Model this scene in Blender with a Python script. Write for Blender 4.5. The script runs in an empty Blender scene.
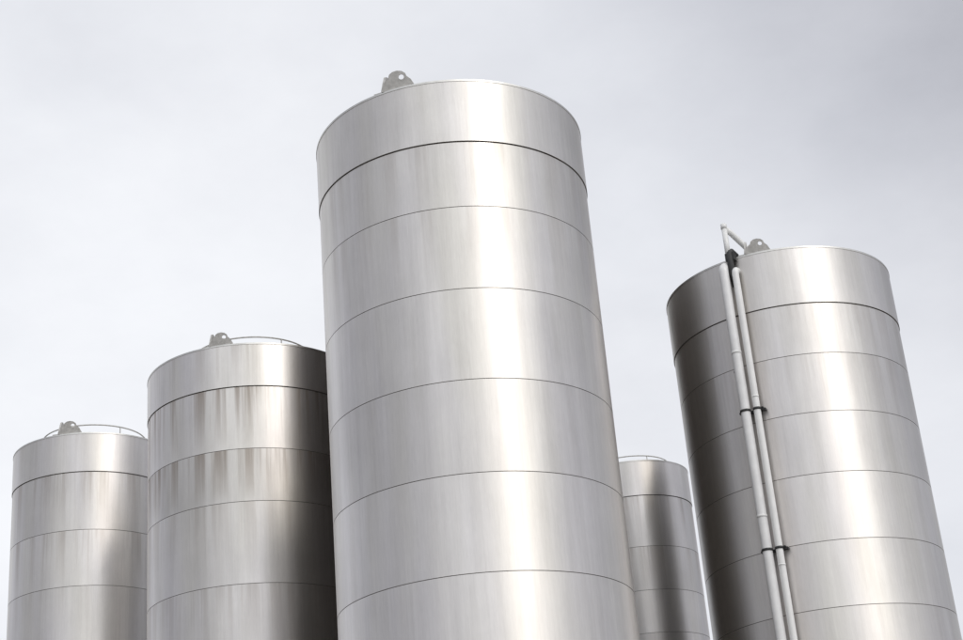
import bpy, bmesh, math, random
from mathutils import Matrix, Vector
random.seed(4)
sc=bpy.context.scene
sc.view_settings.view_transform='Standard'
sc.view_settings.look='None'
sc.view_settings.exposure=0
CAM_H=1.6
rad=math.radians

# ---------------------------------------------------------------- camera
cam=bpy.data.cameras.new("camera"); co=bpy.data.objects.new("camera",cam)
sc.collection.objects.link(co)
pi_,ro=rad(23.933),rad(4.963)
r0=Vector((1,0,0));F=Vector((0,math.cos(pi_),math.sin(pi_)));u0=Vector((0,-math.sin(pi_),math.cos(pi_)))
r=math.cos(ro)*r0-math.sin(ro)*u0; u=math.sin(ro)*r0+math.cos(ro)*u0
M=Matrix.Identity(4)
for i in range(3):
    M[i][0]=r[i];M[i][1]=u[i];M[i][2]=-F[i]
M.translation=Vector((0,0,CAM_H))
co.matrix_world=M
cam.sensor_width=36; cam.lens=36*1601.6/963; cam.clip_end=6000; cam.clip_start=0.1
sc.camera=co

# ---------------------------------------------------------------- node helpers
class NT:
    def __init__(s,nt): s.nt=nt; s.L=nt.links
    def n(s,t,**k):
        x=s.nt.nodes.new(t)
        for a,b in k.items(): setattr(x,a,b)
        return x
    def put(s,sock,v):
        if isinstance(v,bpy.types.NodeSocket): s.L.new(v,sock)
        else: sock.default_value=v
    def math(s,op,a,b=0.0,c=None,clamp=False):
        x=s.n('ShaderNodeMath',operation=op,use_clamp=clamp)
        s.put(x.inputs[0],a); s.put(x.inputs[1],b)
        if c is not None: s.put(x.inputs[2],c)
        return x.outputs[0]
    def vmul(s,v,k):
        x=s.n('ShaderNodeVectorMath',operation='MULTIPLY'); s.put(x.inputs[0],v); x.inputs[1].default_value=k
        return x.outputs[0]
    def dot(s,v,k):
        x=s.n('ShaderNodeVectorMath',operation='DOT_PRODUCT'); s.put(x.inputs[0],v); x.inputs[1].default_value=k
        return x.outputs['Value']
    def noise(s,v,scale,detail=3,rough=.5,w=None):
        x=s.n('ShaderNodeTexNoise')
        if w is not None:
            x.noise_dimensions='4D'; s.put(x.inputs['W'],w)
        s.put(x.inputs['Vector'],v); x.inputs['Scale'].default_value=scale
        x.inputs['Detail'].default_value=detail; x.inputs['Roughness'].default_value=rough
        return x.outputs['Fac']
    def mr(s,v,a,b,c,d,smooth=False):
        x=s.n('ShaderNodeMapRange')
        if smooth: x.interpolation_type='SMOOTHSTEP'
        s.put(x.inputs[0],v)
        for i,q in enumerate((a,b,c,d)): x.inputs[i+1].default_value=q
        return x.outputs[0]
    def mix(s,f,a,b,mode='MIX'):
        x=s.n('ShaderNodeMix',data_type='RGBA',blend_type=mode)
        s.put(x.inputs[0],f); s.put(x.inputs[6],a); s.put(x.inputs[7],b)
        return x.outputs[2]
def newmat(name):
    m=bpy.data.materials.new(name); m.use_nodes=True
    return m,NT(m.node_tree),m.node_tree.nodes['Principled BSDF']

# ---------------------------------------------------------------- materials
def steel():
    m,N,b=newmat("brushed_stainless_steel")
    tc=N.n('ShaderNodeTexCoord'); ob=tc.outputs['Object']
    oi=N.n('ShaderNodeObjectInfo'); w=N.math('MULTIPLY',oi.outputs['Random'],37.0)
    at=N.n('ShaderNodeAttribute'); at.attribute_name="course"; cr=at.outputs['Fac']
    w2=N.math('ADD',w,N.math('MULTIPLY',cr,11.0))
    st=N.noise(N.vmul(ob,(1,1,.05)),4.0,4,.6,w2)
    fine=N.noise(N.vmul(ob,(1,1,.03)),28.0,3,.6,w2)
    grain=N.noise(N.vmul(ob,(1,1,.12)),70.0,2,.6,w2)
    blot=N.noise(ob,1.1,4,.6,w)
    ath=N.n('ShaderNodeAttribute'); ath.attribute_name="stain"
    sn=N.noise(N.vmul(ob,(1,1,.035)),4.6,4,.65,w)
    stain=N.math('MULTIPLY',ath.outputs['Fac'],N.mr(sn,.45,.62,0,1,True))
    v=N.math('ADD',N.mr(st,.3,.7,-.045,.035),N.mr(fine,.3,.7,-.025,.025))
    v=N.math('ADD',v,N.mr(blot,.3,.7,-.03,.03))
    v=N.math('ADD',v,N.mr(grain,.3,.7,-.02,.02))
    v=N.math('ADD',v,N.mr(cr,0,1,-.035,.035))
    v=N.math('ADD',v,.745)
    c=N.n('ShaderNodeCombineColor')
    warm=N.mr(N.noise(N.vmul(ob,(1,1,.15)),1.6,2,.5,w),.35,.65,.905,.95)
    N.put(c.inputs[0],v);N.put(c.inputs[1],N.math('MULTIPLY',v,.965));N.put(c.inputs[2],N.math('MULTIPLY',v,warm))
    col=N.mix(N.math('MULTIPLY',stain,.6),c.outputs[0],(.30,.235,.185,1))
    N.put(b.inputs['Base Color'],col)
    b.inputs['Metallic'].default_value=1
    N.put(b.inputs['Roughness'],N.math('ADD',N.mr(st,.3,.7,.47,.40),N.math('MULTIPLY',stain,.1)))
    b.inputs['Anisotropic'].default_value=.6
    b.inputs['Anisotropic Rotation'].default_value=.25
    t=N.n('ShaderNodeTangent',direction_type='RADIAL',axis='Z'); N.L.new(t.outputs[0],b.inputs['Tangent'])
    bp=N.n('ShaderNodeBump'); bp.inputs['Strength'].default_value=.25; bp.inputs['Distance'].default_value=.02
    h=N.math('ADD',N.noise(N.vmul(ob,(1,1,.4)),1.3,2,.5,w2),N.math('MULTIPLY',N.noise(N.vmul(ob,(1,1,.1)),6,2,.5,w2),.16))
    N.put(bp.inputs['Height'],h); N.L.new(bp.outputs[0],b.inputs['Normal'])
    return m
def simple(name,col,rough=.5,metal=0,var=.1,scale=6):
    m,N,b=newmat(name)
    tc=N.n('ShaderNodeTexCoord')
    f=N.mr(N.noise(tc.outputs['Object'],scale,4,.6),.3,.7,1-var,1+var)
    x=N.n('ShaderNodeVectorMath',operation='SCALE'); x.inputs[0].default_value=col; N.put(x.inputs[3],f)
    N.put(b.inputs['Base Color'],x.outputs[0]); b.inputs['Roughness'].default_value=rough; b.inputs['Metallic'].default_value=metal
    return m
STEEL=steel()
SEAM=simple("seam_gap",(.26,.235,.215),.6,.3)
ROOF=simple("roof_plate_steel",(.66,.65,.62),.4,1)
GALV=simple("galvanised_lug_steel",(.50,.49,.47),.55,.2,.2,14)
PIPEW=simple("white_painted_pipe",(.84,.84,.83),.3,0,.05,5)
PIPEG=simple("pale_painted_pipe",(.82,.82,.82),.28,0,.06,5)
BLACK=simple("black_clamp_rubber",(.035,.035,.036),.6)
CONC=simple("concrete",(.30,.29,.27),.9,0,.2,.4)
BLOCK_DARK=simple("dark_block_cladding",(.085,.074,.065),.6,0,.2,1.5)  # dark finish of the added blocks that show only in silo reflections

# ---------------------------------------------------------------- mesh helpers
def obj(name,bm,mat,parent=None,smooth=False):
    me=bpy.data.meshes.new(name); bm.to_mesh(me); bm.free()
    for mm in (mat if isinstance(mat,list) else [mat]): me.materials.append(mm)
    if smooth:
        for p in me.polygons: p.use_smooth=True
    o=bpy.data.objects.new(name,me); sc.collection.objects.link(o)
    if parent: o.parent=parent
    return o
SEG=224
def strip(bm,ra,za,rb,zb,mi=0,lay=None,val=0,stl=None,sa=0,sb=0,seg=SEG):
    A=[];B=[]
    for i in range(seg):
        a=2*math.pi*i/seg;c,s=math.cos(a),math.sin(a)
        A.append(bm.verts.new((ra*c,ra*s,za)));B.append(bm.verts.new((rb*c,rb*s,zb)))
    if stl:
        for v in A: v[stl]=sa
        for v in B: v[stl]=sb
    for i in range(seg):
        j=(i+1)%seg
        f=bm.faces.new((A[i],A[j],B[j],B[i])); f.material_index=mi; f.smooth=True
        if lay: f[lay]=val
def tube(bm,pts,rd,n=16,cap=True,closed=False):
    pts=[Vector(p) for p in pts];rings=[];N=len(pts);prev=None
    for i,p in enumerate(pts):
        if closed: t=pts[(i+1)%N]-pts[i-1]
        else: t=pts[min(i+1,N-1)]-pts[max(i-1,0)]
        t.normalize()
        if prev is None:
            a=Vector((0,0,1)) if abs(t.z)<.9 else Vector((1,0,0)); x=t.cross(a).normalized()
        else: x=(prev-t*prev.dot(t)).normalized()
        prev=x;y=t.cross(x)
        rings.append([bm.verts.new(p+rd*(math.cos(2*math.pi*k/n)*x+math.sin(2*math.pi*k/n)*y)) for k in range(n)])
    for i in range(N if closed else N-1):
        a,b=rings[i],rings[(i+1)%N]
        for k in range(n):
            f=bm.faces.new((a[k],a[(k+1)%n],b[(k+1)%n],b[k])); f.smooth=True
    if cap and not closed:
        bm.faces.new(rings[0][::-1]); bm.faces.new(rings[-1])
def box(bm,c,sx,sy,sz,rot=None):
    mt=Matrix.Translation(c)@(rot.to_4x4() if rot else Matrix.Identity(4))@Matrix.Diagonal((sx,sy,sz,1))
    bmesh.ops.create_cube(bm,size=1,matrix=mt)

def plate(bm,outline,hole,hr,th,mat4):
    n=len(outline)
    hv=[(hole[0]+hr*math.cos(a),hole[1]+hr*math.sin(a)) for a in
        [math.atan2(p[1]-hole[1],p[0]-hole[0]) for p in outline]]
    V=[]
    for y in(-th/2,th/2):
        V.append([bm.verts.new(mat4@Vector((p[0],y,p[1]))) for p in outline])
        V.append([bm.verts.new(mat4@Vector((p[0],y,p[1]))) for p in hv])
    for i in range(n):
        j=(i+1)%n
        bm.faces.new((V[0][i],V[0][j],V[1][j],V[1][i]))
        bm.faces.new((V[2][j],V[2][i],V[3][i],V[3][j]))
        bm.faces.new((V[0][j],V[0][i],V[2][i],V[2][j]))
        bm.faces.new((V[1][i],V[1][j],V[3][j],V[3][i]))
def lug_outline(w,h,topw):
    pts=[(-w/2,0),(-w/4,0),(0,0),(w/4,0),(w/2,0),(w/2,.04),((w+topw)/4,h*.5)]
    for k in range(7):
        a=math.pi*k/6; pts.append((topw/2*math.cos(a),h-topw*.35+topw*.35*math.sin(a)))
    pts+=[(-(w+topw)/4,h*.5),(-w/2,.04)]
    return pts

# ---------------------------------------------------------------- silo
def silo(name,az,D,seams,R=2.0,scale=1.0,lug=None,ringrail=None,below=1.2,dirt=.3):
    """seams: heights above eye level of the rim and of each course joint (before scale)"""
    az=rad(az); D*=scale; R*=scale
    cx,cy=D*math.sin(az),D*math.cos(az)
    root=bpy.data.objects.new(name,None); root.location=(cx,cy,0); root.empty_display_size=1
    sc.collection.objects.link(root)
    face=math.atan2(-cy,-cx)
    zs=[CAM_H+h*scale for h in seams]; top=zs[0]
    while zs[-1]>1.6: zs.append(zs[-1]-below*scale)
    if zs[-1]<.9: zs.pop()
    base=.45
    bm=bmesh.new(); lay=bm.faces.layers.float.new("course"); stl=bm.verts.layers.float.new("stain")
    hi=top
    for i,z in enumerate(zs[1:]+[base]):
        g=.018 if i==0 else .010
        last=(i==len(zs)-1)
        zb=z if last else z+g/2
        rr=R+(.012 if i==0 else 0)
        v=random.random()
        zm=hi-min(.75,(hi-zb)*.7)
        sa=dirt*(1 if i in(1,2) else .35)
        strip(bm,rr,zm,rr,hi,0,lay,v,stl,sa*.4,sa)
        strip(bm,rr,zb,rr,zm,0,lay,v,stl,0,sa*.4)
        if not last:
            d=.02 if i==0 else .010
            strip(bm,R-d,zb,rr,zb,1,lay,v)
            strip(bm,R-d,z-g/2,R-d,zb,1,lay,v)
            strip(bm,R,z-g/2,R-d,z-g/2,1,lay,v)
            hi=z-g/2
    obj("shell",bm,[STEEL,SEAM],root)
    bm=bmesh.new(); rf=R+.018
    strip(bm,R+.012,top,rf,top);strip(bm,rf,top,rf,top+.03);strip(bm,rf,top+.03,R-.06,top+.04)
    strip(bm,R-.06,top+.04,.25,top+.30*scale);strip(bm,.25,top+.3*scale,.25,top+.42*scale);strip(bm,.25,top+.42*scale,.001,top+.43*scale)
    obj("roof",bm,ROOF,root)
    bm=bmesh.new(); strip(bm,R-.06,.25,R-.06,base,0); strip(bm,R-.06,base,R,base); obj("skirt",bm,GALV,root)
    bm=bmesh.new(); strip(bm,R+.35,0,R+.35,.25);strip(bm,R+.35,.25,R-.06,.25); obj("plinth",bm,CONC,root)
    bm=bmesh.new(); mdir=Vector((math.cos(face+2.4),math.sin(face+2.4),0))
    tube(bm,[mdir*(R-.05)+Vector((0,0,1.25)),mdir*(R+.14)+Vector((0,0,1.25))],.3,32)
    tube(bm,[mdir*(R+.14)+Vector((0,0,1.25)),mdir*(R+.19)+Vector((0,0,1.25))],.36,32)
    obj("manway",bm,GALV,root,True)
    if lug is not None:
        k=lug[1]
        a=face+rad(lug[0]); rd=Vector((math.cos(a),math.sin(a),0)); tg=Vector((-math.sin(a),math.cos(a),0))
        bm=bmesh.new()
        Z=Vector((0,0,top+.03))
        for (o,t,w,h,tilt,turn,hx) in ((.05,.08,.44,.26,.30,.30,.05),(.24,.02,.36,.30,-.30,.30,-.04)):
            m4=Matrix.Translation(rd*(R-o*k)+tg*t*k+Z)@Matrix.Rotation(a+math.pi/2+turn,4,'Z')@Matrix.Rotation(tilt,4,'X')
            plate(bm,lug_outline(w*k,h*k,.24*k),(hx*k,h*k*.66),.036*k,.02,m4)
        m4=Matrix.Translation(rd*(R-.16*k)-tg*(.16*k)+Z)@Matrix.Rotation(a+.12,4,'Z')@Matrix.Rotation(-.12,4,'X')
        plate(bm,lug_outline(.30*k,.31*k,.20*k),(0,.18*k),.03*k,.03,m4)
        box(bm,rd*(R-.18*k)+Vector((0,0,top+.045)),.32*k,.52*k,.03,Matrix.Rotation(a,3,'Z'))
        obj("lifting_lug",bm,GALV,root)
    if ringrail:
        rr,h=ringrail; rr*=scale;h*=scale
        bm=bmesh.new()
        tube(bm,[(rr*math.cos(2*math.pi*i/72),rr*math.sin(2*math.pi*i/72),top+h) for i in range(72)],.015,10,closed=True)
        for i in range(6):
            t=face+.5+i*math.pi/3; x,y=rr*math.cos(t),rr*math.sin(t)
            tube(bm,[(x,y,top+.02),(x,y,top+h)],.012,8)
        obj("roof_guard_rail",bm,GALV,root,True)
    return root,face,R,top

Mh=[12.256,11.278,10.263,9.031,7.729,6.456,5.161]
silo("storage_silo",-.731,21.267,Mh,lug=(-21.8,1.1),below=1.27,dirt=.25)
Rr,face,R,top=silo("storage_silo",11.439,27.217,[11.779,10.748,9.833,8.805,7.762,6.647,5.583],lug=(-8,1.0),below=1.1,dirt=.25)
silo("storage_silo",-8.94,29.198,[11.836,11.014,9.82,8.838,7.357],lug=(-19,1.0),ringrail=(1.15,.52),below=1.3,dirt=1.0)
silo("storage_silo",-14.788,40.331,[14.284,13.301,11.828,10.442],scale=.85,lug=(-21,1.1),ringrail=(1.3,.50),below=1.4,dirt=.55)
silo("storage_silo",4.982,53.342,[17.044,15.851,14.109,12.652],scale=.75,ringrail=(1.4,.40),below=1.4,dirt=.5)

# ---- down pipes of the right-hand silo
def P(ang,rr,z): 
    a=face+rad(ang); return Vector((rr*math.cos(a),rr*math.sin(a),z))
def pipe_path(ang,rr,ztop,zbot,bend,inr):
    pts=[P(ang,inr,ztop)]
    for k in range(0,9):
        t=math.pi/2*k/8
        pts.append(P(ang,rr-bend+bend*math.sin(t),ztop-bend+bend*math.cos(t)))
    z=pts[-1].z
    n=10
    for k in range(1,n+1): pts.append(P(ang,rr,z+(zbot-z)*k/n))
    return pts
A1,A2=-22.0,-16.8; AM=(A1+A2)/2
bm=bmesh.new(); tube(bm,pipe_path(A1,2.17,top-.12,.5,.13,1.98),.082,24); obj("fill_pipe",bm,PIPEG,Rr,True)
bm=bmesh.new(); tube(bm,pipe_path(A2,2.15,top-.24,.5,.09,1.98),.058,20); obj("vent_pipe",bm,PIPEW,Rr,True)
bm=bmesh.new()
for z in (top-1.75,top-4.6,top-7.2):
    tube(bm,[P(A1,2.17,z-.02),P(A1,2.17,z+.02)],.088,24)
    tube(bm,[P(A2,2.15,z-.85),P(A2,2.15,z-.82)],.063,20)
obj("pipe_sleeve",bm,PIPEW,Rr,False)
bm=bmesh.new()
for z in (CAM_H+8.98,CAM_H+6.62,CAM_H+4.2,CAM_H+1.8):
    a=face+rad(AM); rot=Matrix.Rotation(a,3,'Z')
    box(bm,P(AM,2.04,z),.06,.42,.04,rot)
    for ang,rr,q in((A1,2.17,.082),(A2,2.15,.058)):
        tube(bm,[P(ang,rr,z-.02),P(ang,rr,z+.02)],q+.010,20)
    for ang in(A1-2.8,A2+2.3):
        tube(bm,[P(ang,2.0,z),P(ang,2.14,z)],.02,10); tube(bm,[P(ang,2.10,z),P(ang,2.14,z)],.03,6)
for z in (CAM_H+9.75,):
    tube(bm,[P(A1-3,2.0,z),P(A1-3,2.1,z)],.02,8); box(bm,P(A1-2.2,2.06,z),.04,.12,.035,Matrix.Rotation(face+rad(A1-2.2),3,'Z'))
obj("pipe_clamp",bm,BLACK,Rr)
bm=bmesh.new(); AC=-18.6
tube(bm,[P(AC,1.8,top+.16),P(AC,2.0,top+.17),P(AC,2.10,top+.10),P(AC,2.12,top-.1),P(AC-.2,2.10,top-.3),P(AC-.4,2.02,top-.5)],.055,16)
box(bm,P(AC,2.07,top+.03),.12,.16,.14,Matrix.Rotation(face+rad(AC),3,'Z'))
obj("cable_gland",bm,BLACK,Rr,False)
bm=bmesh.new(); AD=-20.2
tube(bm,[P(AD,2.02,top-.0),P(AD,2.02,top+.66)],.048,16)
tube(bm,[P(AD,2.02,top+.64),P(AD+2,1.9,top+.56),P(-10.5,1.62,top+.22),P(-8,1.55,top+.1)],.052,16)
tube(bm,[P(AD,2.02,top+.62),P(AD,2.02,top+.71)],.055,16)
obj("roof_davit",bm,PIPEW,Rr,True)

# ---------------------------------------------------------------- unseen dark blocks, added behind the silos to darken their neighbours' reflections
def dark_block(x0,x1,y0,y1,h):
    tw=bpy.data.objects.new("unseen_dark_block",None); tw.location=((x0+x1)/2,(y0+y1)/2,0); sc.collection.objects.link(tw)
    sx,sy=x1-x0-.08,y1-y0-.08
    bm=bmesh.new(); box(bm,Vector((0,0,h/2)),sx,sy,h); obj("block_core",bm,BLOCK_DARK,tw)
    bm=bmesh.new()
    n=int(sy/.28)
    for i in range(n):
        y=-sy/2+sy*(i+.5)/n
        for s in(-1,1): box(bm,Vector((s*(sx/2+.017),y,h/2)),.036,.12,h-.1)
    n=int(sx/.28)
    for i in range(n):
        x=-sx/2+sx*(i+.5)/n
        for s in(-1,1): box(bm,Vector((x,s*(sy/2+.017),h/2)),.12,.036,h-.1)
    obj("block_ribs",bm,BLOCK_DARK,tw)
    bm=bmesh.new(); box(bm,Vector((0,0,h+.06)),sx+.1,sy+.1,.12); obj("block_cap",bm,GALV,tw)
    bm=bmesh.new(); box(bm,Vector((0,sy/2+.05,1.05)),1.0,.06,2.1); obj("block_door",bm,GALV,tw)
dark_block(-2.15,1.85,25.6,31.0,15.2)
dark_block(5.3,8.9,33.0,37.2,15.6)

# ---------------------------------------------------------------- ground
bm=bmesh.new(); s=3000
vs=[bm.verts.new(p) for p in((-s,-s,0),(s,-s,0),(s,s,0),(-s,s,0))]; bm.faces.new(vs)
m,N,b=newmat("concrete_yard")
tc=N.n('ShaderNodeTexCoord')
a=N.noise(tc.outputs['Object'],.15,6,.6); c=N.noise(tc.outputs['Object'],5,4,.6)
f=N.math('ADD',N.mr(a,.3,.7,.22,.32),N.mr(c,.3,.7,-.03,.03))
cc=N.n('ShaderNodeCombineColor');N.put(cc.inputs[0],f);N.put(cc.inputs[1],N.math('MULTIPLY',f,.97));N.put(cc.inputs[2],N.math('MULTIPLY',f,.92))
N.put(b.inputs['Base Color'],cc.outputs[0]); b.inputs['Roughness'].default_value=.9
obj("ground",bm,m)

# ---------------------------------------------------------------- sky + sun
SAZ,SEL=rad(145),rad(38)
sd=Vector((math.sin(SAZ)*math.cos(SEL),math.cos(SAZ)*math.cos(SEL),math.sin(SEL)))
w=bpy.data.worlds.new("World"); sc.world=w; w.use_nodes=True; w.node_tree.nodes.clear(); N=NT(w.node_tree)
out=N.n('ShaderNodeOutputWorld')
sky=N.n('ShaderNodeTexSky',sky_type='NISHITA'); sky.sun_disc=False; sky.sun_elevation=SEL; sky.sun_rotation=SAZ
sky.air_density=1;sky.dust_density=2
bg1=N.n('ShaderNodeBackground'); N.L.new(sky.outputs[0],bg1.inputs[0]); bg1.inputs[1].default_value=.13
tc=N.n('ShaderNodeTexCoord'); d=tc.outputs['Generated']
big=N.noise(N.vmul(d,(1,1,1.6)),1.7,3,.5)
med=N.noise(N.vmul(d,(1,1,1.8)),6.0,7,.6)
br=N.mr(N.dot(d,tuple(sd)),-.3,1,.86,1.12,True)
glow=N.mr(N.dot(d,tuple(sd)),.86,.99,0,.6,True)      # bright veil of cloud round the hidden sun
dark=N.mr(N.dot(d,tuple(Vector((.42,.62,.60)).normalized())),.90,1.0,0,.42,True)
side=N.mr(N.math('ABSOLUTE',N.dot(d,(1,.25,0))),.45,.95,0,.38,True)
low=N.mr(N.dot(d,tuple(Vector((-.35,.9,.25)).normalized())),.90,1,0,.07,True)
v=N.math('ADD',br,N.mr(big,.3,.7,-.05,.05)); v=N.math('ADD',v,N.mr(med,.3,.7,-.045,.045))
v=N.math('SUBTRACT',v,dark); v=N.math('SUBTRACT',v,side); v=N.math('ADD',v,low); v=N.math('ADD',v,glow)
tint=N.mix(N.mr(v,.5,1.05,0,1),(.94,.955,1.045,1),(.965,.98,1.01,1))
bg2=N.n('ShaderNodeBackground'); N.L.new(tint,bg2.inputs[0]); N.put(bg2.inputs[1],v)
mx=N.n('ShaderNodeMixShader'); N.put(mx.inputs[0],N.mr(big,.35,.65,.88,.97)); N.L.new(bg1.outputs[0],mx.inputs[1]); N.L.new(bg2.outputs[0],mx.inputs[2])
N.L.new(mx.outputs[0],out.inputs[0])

sl=bpy.data.lights.new("sun",'SUN'); sl.energy=.5; sl.angle=rad(11); sl.color=(1,.93,.84)
so=bpy.data.objects.new("sun",sl); sc.collection.objects.link(so)
so.rotation_euler=sd.to_track_quat('Z','Y').to_euler()
